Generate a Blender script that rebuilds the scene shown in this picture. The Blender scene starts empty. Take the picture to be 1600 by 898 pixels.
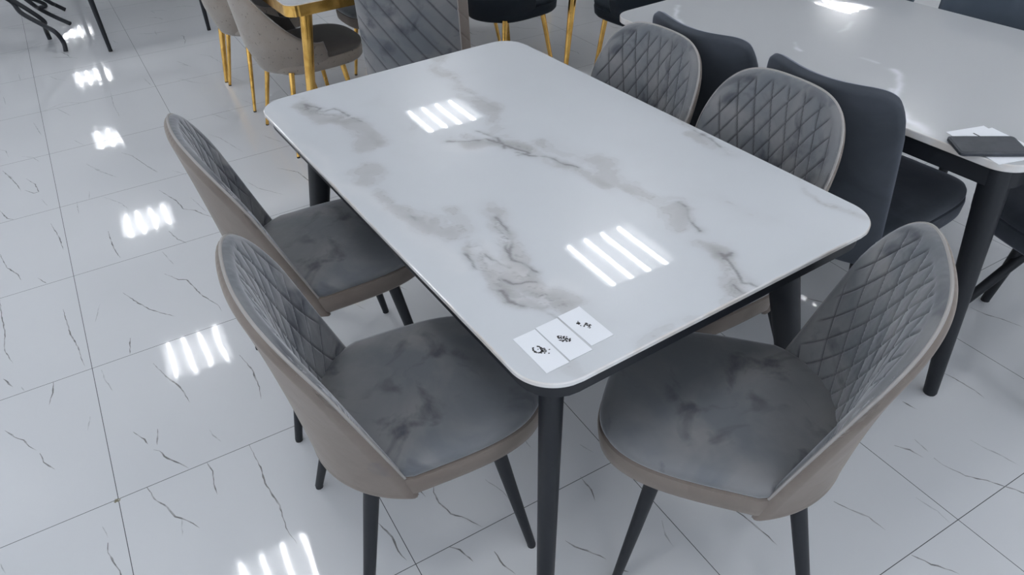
import bpy, bmesh, math, random
import numpy as np
from mathutils import Vector, Matrix
random.seed(7)
C = bpy.context.scene.collection
sc = bpy.context.scene
PI = math.pi

# ------------------------------------------------------------------ camera
FPX, CX, CY, CH, YAW, PIT, ROL = 1179.96, 0.327358, -1.655802, 1.633384, 1.0712824, 0.65131215, -0.04975112
T = 0.6
_cy, _sy = math.cos(YAW), math.sin(YAW)
fw = np.array([_cy*math.cos(PIT), _sy*math.cos(PIT), -math.sin(PIT)])
rt = np.array([_sy, -_cy, 0.0]); up = np.cross(rt, fw)
_c, _s = math.cos(ROL), math.sin(ROL)
R3 = np.array([_c*rt+_s*up, -_s*rt+_c*up, fw])
def unproj(u, v, z=0.0):
    d = np.array([(u-800)/FPX, -(v-449)/FPX, 1.0])@R3
    t = (z-CH)/d[2]
    return Vector((CX+t*d[0], CY+t*d[1], z))
cam = bpy.data.cameras.new('camera'); co = bpy.data.objects.new('camera', cam); C.objects.link(co)
cam.sensor_width = 36; cam.lens = FPX*36/1600; cam.clip_start = .05; cam.clip_end = 100
m = Matrix([[R3[0][i], R3[1][i], -R3[2][i]] for i in range(3)]).to_4x4()
m.translation = (CX, CY, CH); co.matrix_world = m
sc.camera = co

# frame of the main table: origin at its centre, X along the long side (away), Y to the left
TC = Vector((1.18095, -0.170756, 0)); TA = math.radians(92.832)
EX = Vector((math.cos(TA), math.sin(TA), 0)); EY = Vector((-math.sin(TA), math.cos(TA), 0))
def tw(x, y, z=0.0): return TC+EX*x+EY*y+Vector((0, 0, z))
def rz_of(fx, fy):      # rotation that turns local +Y towards (fx,fy) of the table frame
    d = EX*fx+EY*fy
    return math.atan2(d.y, d.x)-PI/2

# ------------------------------------------------------------------ materials
def mat(name, col, rough=.5, metal=0, spec=.5, sheen=0, coat=0, noise=None, bump=None, sheen_rough=.4, sheen_tint=None):
    m = bpy.data.materials.new(name); m.use_nodes = True
    nt = m.node_tree; b = nt.nodes['Principled BSDF']
    b.inputs['Base Color'].default_value = (*col, 1); b.inputs['Roughness'].default_value = rough
    b.inputs['Metallic'].default_value = metal; b.inputs['Specular IOR Level'].default_value = spec
    b.inputs['Sheen Weight'].default_value = sheen; b.inputs['Sheen Roughness'].default_value = sheen_rough
    if sheen_tint: b.inputs['Sheen Tint'].default_value = (*sheen_tint, 1)
    b.inputs['Coat Weight'].default_value = coat; b.inputs['Coat Roughness'].default_value = .03
    L = nt.links
    tc = nt.nodes.new('ShaderNodeTexCoord')
    if noise:           # list of (scale, colour2, lo, hi, distortion)
        prev = None
        for (s, c2, lo, hi, dist) in noise:
            n = nt.nodes.new('ShaderNodeTexNoise'); n.inputs['Scale'].default_value = s
            n.inputs['Detail'].default_value = 4; n.inputs['Distortion'].default_value = dist
            L.new(tc.outputs['Object'], n.inputs['Vector'])
            r = nt.nodes.new('ShaderNodeMapRange'); r.inputs['From Min'].default_value = lo; r.inputs['From Max'].default_value = hi
            L.new(n.outputs['Fac'], r.inputs['Value'])
            x = nt.nodes.new('ShaderNodeMix'); x.data_type = 'RGBA'
            L.new(r.outputs['Result'], x.inputs['Factor'])
            if prev is None: x.inputs['A'].default_value = (*col, 1)
            else: L.new(prev, x.inputs['A'])
            x.inputs['B'].default_value = (*c2, 1); prev = x.outputs['Result']
        L.new(prev, b.inputs['Base Color'])
    if bump:
        s, st, ds = bump
        n = nt.nodes.new('ShaderNodeTexNoise'); n.inputs['Scale'].default_value = s; n.inputs['Detail'].default_value = 3
        L.new(tc.outputs['Object'], n.inputs['Vector'])
        bp = nt.nodes.new('ShaderNodeBump'); bp.inputs['Strength'].default_value = st; bp.inputs['Distance'].default_value = ds
        L.new(n.outputs['Fac'], bp.inputs['Height']); L.new(bp.outputs['Normal'], b.inputs['Normal'])
    return m

M = {}
M['velvet'] = mat('grey_velvet', (.112, .122, .133), .75, sheen=.6, sheen_tint=(.82, .83, .86),
    noise=[(4.5, (.185, .183, .184), .42, .66, .8), (6.5, (.050, .055, .066), .55, .70, 1.3)], bump=(14, .5, .006))
M['taupe'] = mat('taupe_velvet', (.142, .116, .098), .8, sheen=.28, sheen_tint=(.95, .88, .82),
    noise=[(4, (.172, .146, .126), .4, .66, 1.2), (5.5, (.09, .088, .095), .63, .78, 1.6)], bump=(12, .35, .006))
M['piping'] = mat('pale_piping', (.30, .285, .27), .6)
M['dark_velvet'] = mat('charcoal_velvet', (.026, .033, .043), .75, sheen=.35, sheen_tint=(.6, .65, .8),
    noise=[(4, (.046, .054, .068), .45, .7, 1.2)], bump=(12, .35, .006))
M['steel_velvet'] = mat('slate_blue_velvet', (.045, .062, .085), .75, sheen=.35, sheen_tint=(.6, .7, .85),
    noise=[(4, (.08, .10, .13), .45, .7, 1.2)])
M['navy'] = mat('navy_velvet', (.004, .008, .014), .75, spec=.3, sheen=.04, sheen_tint=(.4, .6, .8), noise=[(4, (.007, .013, .020), .45, .7, 1)])
M['beige'] = mat('speckled_beige_fabric', (.235, .20, .17), .85, sheen=.3, noise=[(7, (.27, .24, .21), .4, .7, .5), (75, (.10, .08, .07), .64, .70, 0)], bump=(300, .4, .002))
M['beige_in'] = mat('brown_grey_fabric', (.085, .075, .068), .85, sheen=.2, noise=[(6, (.11, .10, .09), .4, .7, .5)])
M['black'] = mat('black_powder_coat', (.009, .011, .015), .48, spec=.38)
M['gold'] = mat('polished_gold_metal', (.78, .47, .13), .18, metal=1, noise=[(18, (.55, .31, .07), .45, .65, .5)])
M['rubber'] = mat('black_rubber', (.012, .012, .012), .7)
M['paper'] = mat('white_paper', (.80, .82, .85), .7)
M['ink'] = mat('black_ink', (.03, .03, .03), .6)
M['phone'] = mat('phone_case', (.025, .03, .038), .5, noise=[(40, (.035, .04, .05), .4, .6, 0)])
M['glass_black'] = mat('black_glass', (.004, .004, .005), .06)
M['wall'] = mat('painted_wall', (.55, .56, .57), .8, noise=[(2, (.52, .53, .54), .4, .6, 0)])
M['ceil'] = mat('ceiling_board', (.70, .71, .72), .85, noise=[(3, (.66, .67, .69), .4, .6, 0)])
M['reflector'] = mat('white_enamel_reflector', (.62, .63, .65), .35)
M['frame'] = mat('white_fixture_frame', (.75, .76, .78), .4)
M['vein'] = mat('grey_vein', (.20, .195, .19), .06, coat=.5, noise=[(30, (.42, .42, .42), .42, .62, 0)])
M['faint_vein'] = mat('faint_grey_vein', (.40, .41, .41), .06, coat=.5, noise=[(30, (.56, .57, .58), .42, .62, 0)])
M['stain'] = mat('brown_stain', (.14, .12, .07), .5, noise=[(200, (.35, .34, .3), .45, .6, 0)])
def emis(name, col, s):
    m = bpy.data.materials.new(name); m.use_nodes = True; b = m.node_tree.nodes['Principled BSDF']
    b.inputs['Base Color'].default_value = (.9, .9, .9, 1)
    b.inputs['Emission Color'].default_value = (*col, 1); b.inputs['Emission Strength'].default_value = s
    return m
M['tube'] = emis('fluorescent_tube', (.975, .985, 1.0), 35)

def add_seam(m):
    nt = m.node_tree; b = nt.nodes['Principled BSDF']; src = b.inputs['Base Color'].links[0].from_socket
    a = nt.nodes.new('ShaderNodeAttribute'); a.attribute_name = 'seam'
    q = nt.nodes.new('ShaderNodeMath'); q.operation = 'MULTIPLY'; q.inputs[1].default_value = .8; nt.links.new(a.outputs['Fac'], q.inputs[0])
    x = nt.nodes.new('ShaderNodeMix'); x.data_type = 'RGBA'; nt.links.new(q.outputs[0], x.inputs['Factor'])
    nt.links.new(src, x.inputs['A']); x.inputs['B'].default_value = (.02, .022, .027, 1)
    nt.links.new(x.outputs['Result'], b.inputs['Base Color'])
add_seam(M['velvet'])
def floor_mat():
    m = bpy.data.materials.new('glossy_porcelain_tiles'); m.use_nodes = True; nt = m.node_tree; L = nt.links
    b = nt.nodes['Principled BSDF']
    tc = nt.nodes.new('ShaderNodeTexCoord'); sp = nt.nodes.new('ShaderNodeSeparateXYZ')
    L.new(tc.outputs['Object'], sp.inputs['Vector'])
    def mth(op, a, bb=None, c=None):
        n = nt.nodes.new('ShaderNodeMath'); n.operation = op
        for i, v in enumerate((a, bb, c)):
            if v is None: continue
            if isinstance(v, (int, float)): n.inputs[i].default_value = v
            else: L.new(v, n.inputs[i])
        return n.outputs[0]
    ds = []
    for ax in ('X', 'Y'):
        q = mth('DIVIDE', sp.outputs[ax], T)
        f = mth('FRACT', mth('ADD', q, .5))
        ds.append(mth('MULTIPLY', mth('ABSOLUTE', mth('SUBTRACT', f, .5)), T))
    d = mth('MINIMUM', ds[0], ds[1])
    g = mth('LESS_THAN', d, .0010)
    n = nt.nodes.new('ShaderNodeTexNoise'); n.inputs['Scale'].default_value = 1.7; n.inputs['Detail'].default_value = 5
    L.new(tc.outputs['Object'], n.inputs['Vector'])
    x0 = nt.nodes.new('ShaderNodeMix'); x0.data_type = 'RGBA'
    x0.inputs['A'].default_value = (.59, .60, .61, 1); x0.inputs['B'].default_value = (.63, .64, .65, 1)
    L.new(n.outputs['Fac'], x0.inputs['Factor'])
    x = nt.nodes.new('ShaderNodeMix'); x.data_type = 'RGBA'
    L.new(g, x.inputs['Factor']); L.new(x0.outputs['Result'], x.inputs['A']); x.inputs['B'].default_value = (.06, .06, .065, 1)
    L.new(x.outputs['Result'], b.inputs['Base Color'])
    b.inputs['Specular IOR Level'].default_value = .5
    r = nt.nodes.new('ShaderNodeMapRange'); L.new(g, r.inputs['Value']); r.inputs['To Min'].default_value = .045; r.inputs['To Max'].default_value = .6
    L.new(r.outputs['Result'], b.inputs['Roughness'])
    n2 = nt.nodes.new('ShaderNodeTexNoise'); n2.inputs['Scale'].default_value = 9; n2.inputs['Detail'].default_value = 1
    L.new(tc.outputs['Object'], n2.inputs['Vector'])
    bp = nt.nodes.new('ShaderNodeBump'); bp.inputs['Strength'].default_value = .03; bp.inputs['Distance'].default_value = .01
    L.new(n2.outputs['Fac'], bp.inputs['Height']); L.new(bp.outputs['Normal'], b.inputs['Normal'])
    return m
M['floor'] = floor_mat()
def marble_mat(name, rough, coat_r):
    m = bpy.data.materials.new(name); m.use_nodes = True; nt = m.node_tree; b = nt.nodes['Principled BSDF']
    a = nt.nodes.new('ShaderNodeAttribute'); a.attribute_name = 'stone'
    nt.links.new(a.outputs['Color'], b.inputs['Base Color'])
    b.inputs['Roughness'].default_value = rough; b.inputs['Specular IOR Level'].default_value = .28; b.inputs['Coat Weight'].default_value = .6; b.inputs['Coat Roughness'].default_value = coat_r
    return m
M['marble'] = marble_mat('clouded_marble_stone', .30, .02)
M['plain_stone'] = marble_mat('plain_white_stone', .14, .02)
M['slab_edge'] = mat('stone_edge', (.66, .65, .64), .15, coat=.4, noise=[(12, (.60, .56, .52), .45, .6, 0)])

# ------------------------------------------------------------------ mesh helpers
def link(name, me, parent=None, smooth=True):
    o = bpy.data.objects.new(name, me); C.objects.link(o)
    if parent: o.parent = parent
    if smooth:
        for p in me.polygons: p.use_smooth = True
    return o
def mesh(name, vs, fs, mats, parent=None, smooth=True, idx=None):
    me = bpy.data.meshes.new(name); me.from_pydata([tuple(v) for v in vs], [], fs); 
    for mm in (mats if isinstance(mats, (list, tuple)) else [mats]): me.materials.append(mm)
    if idx is not None: me.polygons.foreach_set('material_index', idx)
    me.update()
    return link(name, me, parent, smooth)
def sharp(o, deg=35):
    me = o.data; bm = bmesh.new(); bm.from_mesh(me)
    bmesh.ops.recalc_face_normals(bm, faces=bm.faces)
    for e in bm.edges:
        e.smooth = not (len(e.link_faces) == 2 and e.calc_face_angle(0) > math.radians(deg))
    bm.to_mesh(me); bm.free(); return o
def empty(name, loc, rz=0, label=None, cat=None, group=None):
    o = bpy.data.objects.new(name, None); C.objects.link(o); o.location = loc; o.rotation_euler = (0, 0, rz)
    o.empty_display_size = .1
    tag(o, label, cat, group); return o
def tag(o, label=None, cat=None, group=None, kind=None):
    for k, v in (('label', label), ('category', cat), ('group', group), ('kind', kind)):
        if v: o[k] = v
    return o
def copy_tree(o, parent=None):
    c = o.copy(); C.objects.link(c)
    if parent: c.parent = parent
    for ch in [q for q in bpy.data.objects if q.parent == o]: copy_tree(ch, c)
    return c

def tube_geo(pts, rad, seg=16, ab=None, vs=None, fs=None, cap=True, xdir=None):
    """swept tube; rad list; ab: list of (a,b) half axes with xdir giving the direction of a"""
    vs = [] if vs is None else vs; fs = [] if fs is None else fs
    pts = [Vector(p) for p in pts]; n = len(pts); base = len(vs)
    prev = None
    for i, p in enumerate(pts):
        t = (pts[min(i+1, n-1)]-pts[max(i-1, 0)]).normalized()
        if xdir is not None: u = Vector(xdir)
        elif prev is None: u = Vector((1, 0, 0)) if abs(t.x) < .9 else Vector((0, 1, 0))
        else: u = prev
        u = (u-t*u.dot(t)).normalized(); w = t.cross(u); prev = u
        a, b = ab[i] if ab else (rad[i], rad[i])
        for k in range(seg):
            th = 2*PI*k/seg; vs.append(p+u*a*math.cos(th)+w*b*math.sin(th))
    for i in range(n-1):
        for k in range(seg):
            q = base+i*seg; k2 = (k+1) % seg
            fs.append((q+k, q+k2, q+seg+k2, q+seg+k))
    if cap:
        fs.append(tuple(base+k for k in range(seg))[::-1]); fs.append(tuple(base+(n-1)*seg+k for k in range(seg)))
    return vs, fs
def tube(name, pts, rad, m, parent=None, seg=16, ab=None, xdir=None):
    vs, fs = tube_geo(pts, rad, seg, ab, xdir=xdir)
    return sharp(mesh(name, vs, fs, m, parent), 50)
def spline(pts, n=8):
    P = [Vector(p) for p in pts]; out = []
    for i in range(len(P)-1):
        p0, p1, p2, p3 = P[max(i-1, 0)], P[i], P[i+1], P[min(i+2, len(P)-1)]
        for k in range(n):
            t = k/n
            out.append(.5*((2*p1)+(p2-p0)*t+(2*p0-5*p1+4*p2-p3)*t*t+(3*p1-p0-3*p2+p3)*t**3))
    out.append(P[-1]); return out
def box_geo(x0, x1, y0, y1, z0, z1, vs, fs):
    b = len(vs)
    vs += [(x0, y0, z0), (x1, y0, z0), (x1, y1, z0), (x0, y1, z0), (x0, y0, z1), (x1, y0, z1), (x1, y1, z1), (x0, y1, z1)]
    fs += [tuple(b+i for i in f) for f in ((0, 3, 2, 1), (4, 5, 6, 7), (0, 1, 5, 4), (1, 2, 6, 5), (2, 3, 7, 6), (3, 0, 4, 7))]
def box(name, x0, x1, y0, y1, z0, z1, m, parent=None, bev=0):
    vs, fs = [], []; box_geo(x0, x1, y0, y1, z0, z1, vs, fs)
    o = mesh(name, vs, fs, m, parent, False)
    if bev:
        bm = bmesh.new(); bm.from_mesh(o.data); bmesh.ops.bevel(bm, geom=bm.edges[:], offset=bev, segments=3, profile=.5, affect='EDGES'); bm.to_mesh(o.data); bm.free()
    return o
def loft(rings, name, m, parent=None, cap0=True, cap1=True, deg=50):
    vs, fs = [], []; n = len(rings[0])
    for r in rings: vs += r
    for i in range(len(rings)-1):
        for k in range(n):
            k2 = (k+1) % n; fs.append((i*n+k, i*n+k2, (i+1)*n+k2, (i+1)*n+k))
    if cap0: fs.append(tuple(range(n))[::-1])
    if cap1: fs.append(tuple((len(rings)-1)*n+k for k in range(n)))
    return sharp(mesh(name, vs, fs, m, parent), deg)

# ------------------------------------------------------------------ numpy noise
def _hash(ix, iy, seed):
    h = (ix.astype(np.int64)*374761393+iy.astype(np.int64)*668265263+seed*974634777) & 0x7fffffff
    h = ((h ^ (h >> 13))*1274126177) & 0x7fffffff
    return ((h ^ (h >> 16)) & 0xffff)/65535.0
def vnoise(x, y, seed=0):
    ix, iy = np.floor(x), np.floor(y); fx, fy = x-ix, y-iy
    fx = fx*fx*(3-2*fx); fy = fy*fy*(3-2*fy)
    a, b, c, d = _hash(ix, iy, seed), _hash(ix+1, iy, seed), _hash(ix, iy+1, seed), _hash(ix+1, iy+1, seed)
    return (a*(1-fx)+b*fx)*(1-fy)+(c*(1-fx)+d*fx)*fy
def fbm(x, y, seed=0, o=5):
    s, a, t = 0, .5, 0
    for i in range(o): s = s+a*vnoise(x*2**i, y*2**i, seed+i*17); t += a; a *= .5
    return s/t
def smooth01(t): t = np.clip(t, 0, 1); return t*t*(3-2*t)
def dseg(x, y, pts):
    best = np.full(x.shape, 9.0)
    for (ax, ay), (bx, by) in zip(pts[:-1], pts[1:]):
        dx, dy = bx-ax, by-ay; L2 = dx*dx+dy*dy+1e-12
        t = np.clip(((x-ax)*dx+(y-ay)*dy)/L2, 0, 1)
        best = np.minimum(best, np.hypot(x-ax-t*dx, y-ay-t*dy))
    return best

# ------------------------------------------------------------------ room
def slab(name, x0, x1, y0, y1, z0, z1, m):
    o = box(name, x0, x1, y0, y1, z0, z1, m); o['kind'] = 'structure'; return o
X0, X1, Y0, Y1, HC = -3.6, 11.5, -4.2, 16.8, 2.6

# veins traced on the floor tiles (crop offset, crop scale, polylines); s = strong, f = faint
VE = [
 ((0, 80), 4.49, 'f', [[(1010,190),(1060,240)],[(605,790),(700,845),(820,882)],[(150,738),(230,745),(275,775)],[(235,500),(290,590)],[(775,285),(795,375),(840,460)],[(340,170),(390,195),(460,205)],[(395,400),(500,455)],[(520,625),(590,660)],[(0,690),(40,700),(60,745)],[(30,850),(95,895)],[(130,160),(145,210)],[(25,320),(40,375)],[(1240,70),(1345,110)]]),
 ((0, 80), 4.49, 's', [[(855,712),(930,735),(1000,785),(1110,850)]]),
 ((0, 260), 3.906, 's', [[(15,25),(90,95),(130,150)],[(160,75),(215,110),(238,155),(205,163),(150,145)],[(0,270),(45,318),(85,325)],[(970,145),(1080,212),(1120,260),(1190,268),(1250,295),(1330,320)],[(310,350),(360,430),(388,510)],[(660,395),(690,490),(735,560)],[(1030,395),(1085,445),(1140,468)],[(0,535),(40,615),(110,660),(130,695)],[(230,680),(285,715)],[(750,770),(830,825),(910,870),(1000,898),(1070,915)],[(1005,655),(1090,690),(1140,690),(1230,785),(1330,845),(1355,885)]]),
 ((0, 260), 3.906, 'f', [[(255,200),(290,240)],[(470,215),(480,290)],[(545,150),(545,200)],[(560,0),(630,35),(715,68)],[(895,0),(965,38)],[(630,185),(740,225),(785,260)],[(1165,190),(1215,235),(1260,280)],[(990,520),(1060,598)],[(1050,25),(1140,50)]]),
 ((0, 460), 3.906, 's', [[(0,35),(10,130),(30,230),(28,340),(80,420)],[(20,515),(80,565)],[(385,90),(430,240),(480,330),(500,400),(520,440)],[(325,535),(322,600),(300,675)],[(795,265),(793,365)],[(935,420),(1000,488),(1100,565),(1160,660)]]),
 ((0, 460), 3.906, 'f', [[(130,565),(150,590)],[(620,460),(640,520),(690,590)],[(550,745),(535,830)],[(610,60),(580,170)]]),
 ((0, 670), 3.94, 's', [[(30,10),(90,50),(145,68),(180,110),(225,132)],[(245,150),(270,205),(340,250)],[(820,18),(890,65),(912,95)],[(970,0),(968,100)],[(945,128),(980,135),(1030,183),(1110,212),(1165,245)],[(905,360),(965,445),(1030,480),(1080,540),(1150,560),(1230,610)],[(1275,208),(1310,260),(1315,340),(1338,405)],[(665,700),(665,760),(700,820),(740,870),(745,898),(745,960)]]),
 ((0, 670), 3.94, 'f', [[(1290,5),(1310,40),(1365,80)],[(1120,555),(1122,660)],[(590,490),(605,520)],[(630,600),(665,670)],[(5,830),(35,890)]]),
 ((0, 450), 2.004, 's', [[(780,490),(820,570),(830,610),(875,680),(900,760),(930,800)],[(750,210),(790,255),(812,310),(818,350)]]),
 ((550, 670), 3.556, 's', [[(325,320),(375,340),(410,378)],[(450,305),(455,350),(485,410),(550,470),(640,500),(725,545)],[(445,405),(485,415)],[(130,510),(175,550),(225,600),(255,680),(305,730)],[(540,655),(600,670),(630,700),(675,738)],[(790,680),(840,755),(910,808)],[(1270,265),(1330,340),(1350,400)],[(1185,620),(1240,655),(1340,690),(1415,725)],[(1480,775),(1540,795)]]),
 ((550, 670), 3.556, 'f', [[(740,280),(840,350),(893,420)],[(90,450),(130,510)],[(960,60),(995,105)],[(1265,85),(1340,130)]]),
 ((850, 600), 3.014, 's', [[(870,575),(940,620),(1020,690),(1055,715),(1100,760)]]),
 ((850, 600), 3.014, 'f', [[(555,640),(570,710),(610,765)],[(655,860),(672,890)]]),
 ((1300, 680), 4.12, 's', [[(10,425),(110,475),(235,525),(345,612)],[(400,65),(500,95),(590,145)],[(655,145),(710,190),(860,260),(1000,292),(1110,330),(1180,350),(1260,380),(1400,420)],[(510,770),(640,830),(770,870),(825,895)]]),
 ((1300, 680), 4.12, 'f', [[(530,25),(620,105)],[(665,180),(720,200)],[(890,30),(1000,90),(1100,135),(1210,195)],[(375,315),(415,330)],[(540,400),(680,490),(760,565)],[(1075,630),(1095,645)]]),
 ((1380, 440), 4.49, 's', [[(610,180),(720,230),(830,262),(985,320)],[(420,640),(500,680),(640,760),(710,815)],[(135,840),(240,898)]]),
 ((1380, 440), 4.49, 'f', [[(485,710),(505,720)],[(760,870),(810,900)]]),
 ((200, 150), 3.2, 'f', [[(400,190),(460,210),(575,280)],[(670,195),(780,235)],[(580,420),(650,460),(785,495)],[(420,90),(470,105)]]),
 ((200, 150), 3.2, 's', [[(745,360),(850,380),(925,440)]]),
 ((0, 0), 3.99, 'f', [[(1220,335),(1310,350),(1395,400)],[(1430,475),(1520,512)],[(1095,485),(1215,515),(1300,520)],[(1120,400),(1190,412)],[(1320,710),(1420,745)],[(1505,620),(1590,655)],[(0,340),(120,330),(270,260)],[(250,700),(400,640),(560,640)],[(20,180),(150,175)]]),
 ((900, 320), 2.284, 's', [[(770,305),(830,335),(900,352)]]),
 ((460, 240), 3.454, 'f', [[(500,675),(560,715),(610,735)],[(250,765),(350,825),(400,850)]]),
]
def build_floor():
    vs = [(X0, Y0, 0), (X1, Y0, 0), (X1, Y1, 0), (X0, Y1, 0), (X0, Y0, -.1), (X1, Y0, -.1), (X1, Y1, -.1), (X0, Y1, -.1)]
    fs = [(0, 1, 2, 3), (7, 6, 5, 4), (4, 5, 1, 0), (5, 6, 2, 1), (6, 7, 3, 2), (7, 4, 0, 3)]; idx = [0]*6
    used = set(); rnd = random.Random(3)
    def ribbon(P, w, mi):
        Q = []
        for a, b in zip(P[:-1], P[1:]):
            k = max(1, int((b-a).length/.012))
            Q += [a.lerp(b, i/k) for i in range(k)]
        Q.append(P[-1]); n = len(Q)
        if n < 3: return
        for i in range(1, n-1):
            Q[i] = Q[i]+Vector((rnd.uniform(-1, 1), rnd.uniform(-1, 1), 0))*.0012
        b0 = len(vs)
        for i, q in enumerate(Q):
            t = (Q[min(i+1, n-1)]-Q[max(i-1, 0)]).normalized(); nn = Vector((-t.y, t.x, 0))
            ww = w*(math.sin(PI*min(1, max(.04, i/(n-1))))**.6)*rnd.uniform(.45, 1.25)+.0002
            for s in (-1, 1):
                p = q+nn*s*ww*.5; vs.append((p.x, p.y, .0004))
        for i in range(n-1):
            fs.append((b0+2*i, b0+2*i+2, b0+2*i+3, b0+2*i+1)); idx.append(mi)
    for off, s, kind, L in VE:
        for pl in L:
            P = [unproj(off[0]+x/s, off[1]+y/s) for x, y in pl]
            for p in P: used.add((int(p.x//T), int(p.y//T)))
            ribbon(P, .0042 if kind == 's' else .0035, 1 if kind == 's' else 2)
    for i in range(-6, 19):
        for j in range(-7, 28):
            if (i, j) in used: continue
            for k in range(rnd.randint(3, 5)):
                x, y = (i+rnd.uniform(.08, .92))*T, (j+rnd.uniform(.2, .95))*T
                P = [Vector((x, y, 0))]; a = rnd.uniform(-1.5, -.5); 
                for q in range(rnd.randint(2, 5)):
                    a2 = a+rnd.uniform(-.5, .5)
                    x += .045*math.cos(a2); y += .045*math.sin(a2)
                    P.append(Vector((min(max(x, i*T+.005), (i+1)*T-.005), min(max(y, j*T+.005), (j+1)*T-.005), 0)))
                ribbon(P, .0035, rnd.choice((1, 2)))
    # brown chip on a tile corner
    c = unproj(183.2, 781.5); b0 = len(vs); n = 14
    for k in range(n):
        r = .009*rnd.uniform(.55, 1.1); vs.append((c.x+r*math.cos(2*PI*k/n), c.y+r*math.sin(2*PI*k/n), .0006))
    fs.append(tuple(range(b0, b0+n))); idx.append(3)
    o = mesh('floor', vs, fs, [M['floor'], M['vein'], M['faint_vein'], M['stain']], None, False, idx)
    o['kind'] = 'structure'
build_floor()
slab('ceiling', X0, X1, Y0, Y1, HC+.10, HC+.2, M['ceil'])
def left_wall():
    vs, fs = [], []
    a, b = -2.6, 8.0
    for q in ((Y0, a, -.1, HC+.2), (b, Y1, -.1, HC+.2), (a, b, -.1, .2), (a, b, 2.4, HC+.2)):
        box_geo(X0-.1, X0, q[0], q[1], q[2], q[3], vs, fs)
    o = mesh('wall_left', vs, fs, M['wall'], None, False); o['kind'] = 'structure'
    vs, fs = [], []
    for i in range(8):
        y = a+(b-a)*i/7; box_geo(X0-.08, X0-.02, max(y-.03, a), min(y+.03, b), .2, 2.4, vs, fs)
    for z in (.2, 2.34): box_geo(X0-.08, X0-.02, a, b, z, z+.06, vs, fs)
    o = mesh('window_2', vs, fs, M['frame'], None, False); o['kind'] = 'structure'
left_wall()
slab('wall_right', X1, X1+.1, Y0, Y1, -.1, HC+.2, M['wall'])
slab('wall_back', X0-.1, X1+.1, Y1, Y1+.1, -.1, HC+.2, M['wall'])
# shop front behind the photographer: piers, sill and head around a wide window
def front_wall():
    vs, fs = [], []
    for a in ((X0-.1, X0+1.0, -.1, HC+.2), (X1-3.5, X1+.1, -.1, HC+.2), (X0+1.0, X1-3.5, -.1, .25), (X0+1.0, X1-3.5, 2.45, HC+.2)):
        box_geo(a[0], a[1], Y0-.1, Y0, a[2], a[3], vs, fs)
    o = mesh('wall_front', vs, fs, M['wall'], None, False); o['kind'] = 'structure'
    vs, fs = [], []
    x0, x1 = X0+1.0, X1-3.5
    n = 5
    for i in range(n+1):
        x = x0+(x1-x0)*i/n; box_geo(max(x-.03, x0), min(x+.03, x1), Y0-.08, Y0-.02, .25, 2.45, vs, fs)
    for z in (.25, 2.39): box_geo(x0, x1, Y0-.08, Y0-.02, z, z+.06, vs, fs)
    o = mesh('window_1', vs, fs, M['frame'], None, False); o['kind'] = 'structure'
front_wall()

# recessed four-tube ceiling lights on a square grid, set flush in a dropped grid of boards
def fixture():
    t = empty('ceiling_light', (0, 0, 0))
    vs, fs = [], []
    h = .265
    box_geo(-h-.03, h+.03, -h-.03, -h, 0, .012, vs, fs); box_geo(-h-.03, h+.03, h, h+.03, 0, .012, vs, fs)
    box_geo(-h-.03, -h, -h, h, 0, .012, vs, fs); box_geo(h, h+.03, -h, h, 0, .012, vs, fs)
    mesh('frame', vs, fs, M['frame'], t, False)
    vs, fs = [], []
    # reflector: four troughs with sloping sides
    for i in range(4):
        x = -h+(2*h)*(i+.5)/4; w = h/4
        prof = [(-w, 0.0), (-w*.75, .035), (-w*.4, .055), (w*.4, .055), (w*.75, .035), (w, 0.0)]
        b = len(vs)
        for (px, pz) in prof: vs += [(x+px, -h, pz+.003), (x+px, h, pz+.003)]
        for k in range(5): fs.append((b+2*k, b+2*k+1, b+2*k+3, b+2*k+2))
        for y in (-h, h):
            b = len(vs); vs += [(x+px, y, pz+.003) for px, pz in prof]; fs.append(tuple(range(b, b+6)))
    mesh('reflector', vs, fs, M['reflector'], t, False)
    for i in range(4):
        x = -h+(2*h)*(i+.5)/4
        tube('tube', [(x, -h+.01, .03), (x, h-.01, .03)], [.0115]*2, M['tube'], t, 8)
    return t
fx = None
for i in range(-1, 5):
    for j in range(-2, 7):
        x, y = .28+2.5*i, 1.43+2.5*j
        if not (X0+.4 < x < X1-.4 and Y0+.4 < y < Y1-.4): continue
        if (i > 0 and j > 1) or (i == 2 and j == 1): continue
        o = fx if fx is None else copy_tree(fx)
        if fx is None: fx = o = fixture()
        o.location = (x, y, HC-.01)
        tag(o, 'recessed square ceiling light with four bright strips, mirrored in glossy floor and tabletops', 'ceiling light', 'square lights in the ceiling')
def ceiling_board():
    vs, fs = [], []
    xs = sorted({X0, X1}); h = .295
    xc = [.28+2.5*i for i in range(-1, 5)]; yc = [1.43+2.5*j for j in range(-2, 7)]
    xc = [x for x in xc if X0+.4 < x < X1-.4]; yc = [y for y in yc if Y0+.4 < y < Y1-.4]
    ex = [X0]+sum([[x-h, x+h] for x in xc], [])+[X1]; ey = [Y0]+sum([[y-h, y+h] for y in yc], [])+[Y1]
    for i in range(len(ex)-1):
        for j in range(len(ey)-1):
            if i % 2 == 1 and j % 2 == 1 and not (ex[i] > 1.5 and ey[j] > 5) and not (4 < ex[i] < 6 and 3 < ey[j] < 5): continue
            box_geo(ex[i], ex[i+1], ey[j], ey[j+1], HC, HC+.02, vs, fs)
    o = mesh('ceiling', vs, fs, M['ceil'], None, False); o['kind'] = 'structure'
ceiling_board()

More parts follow.
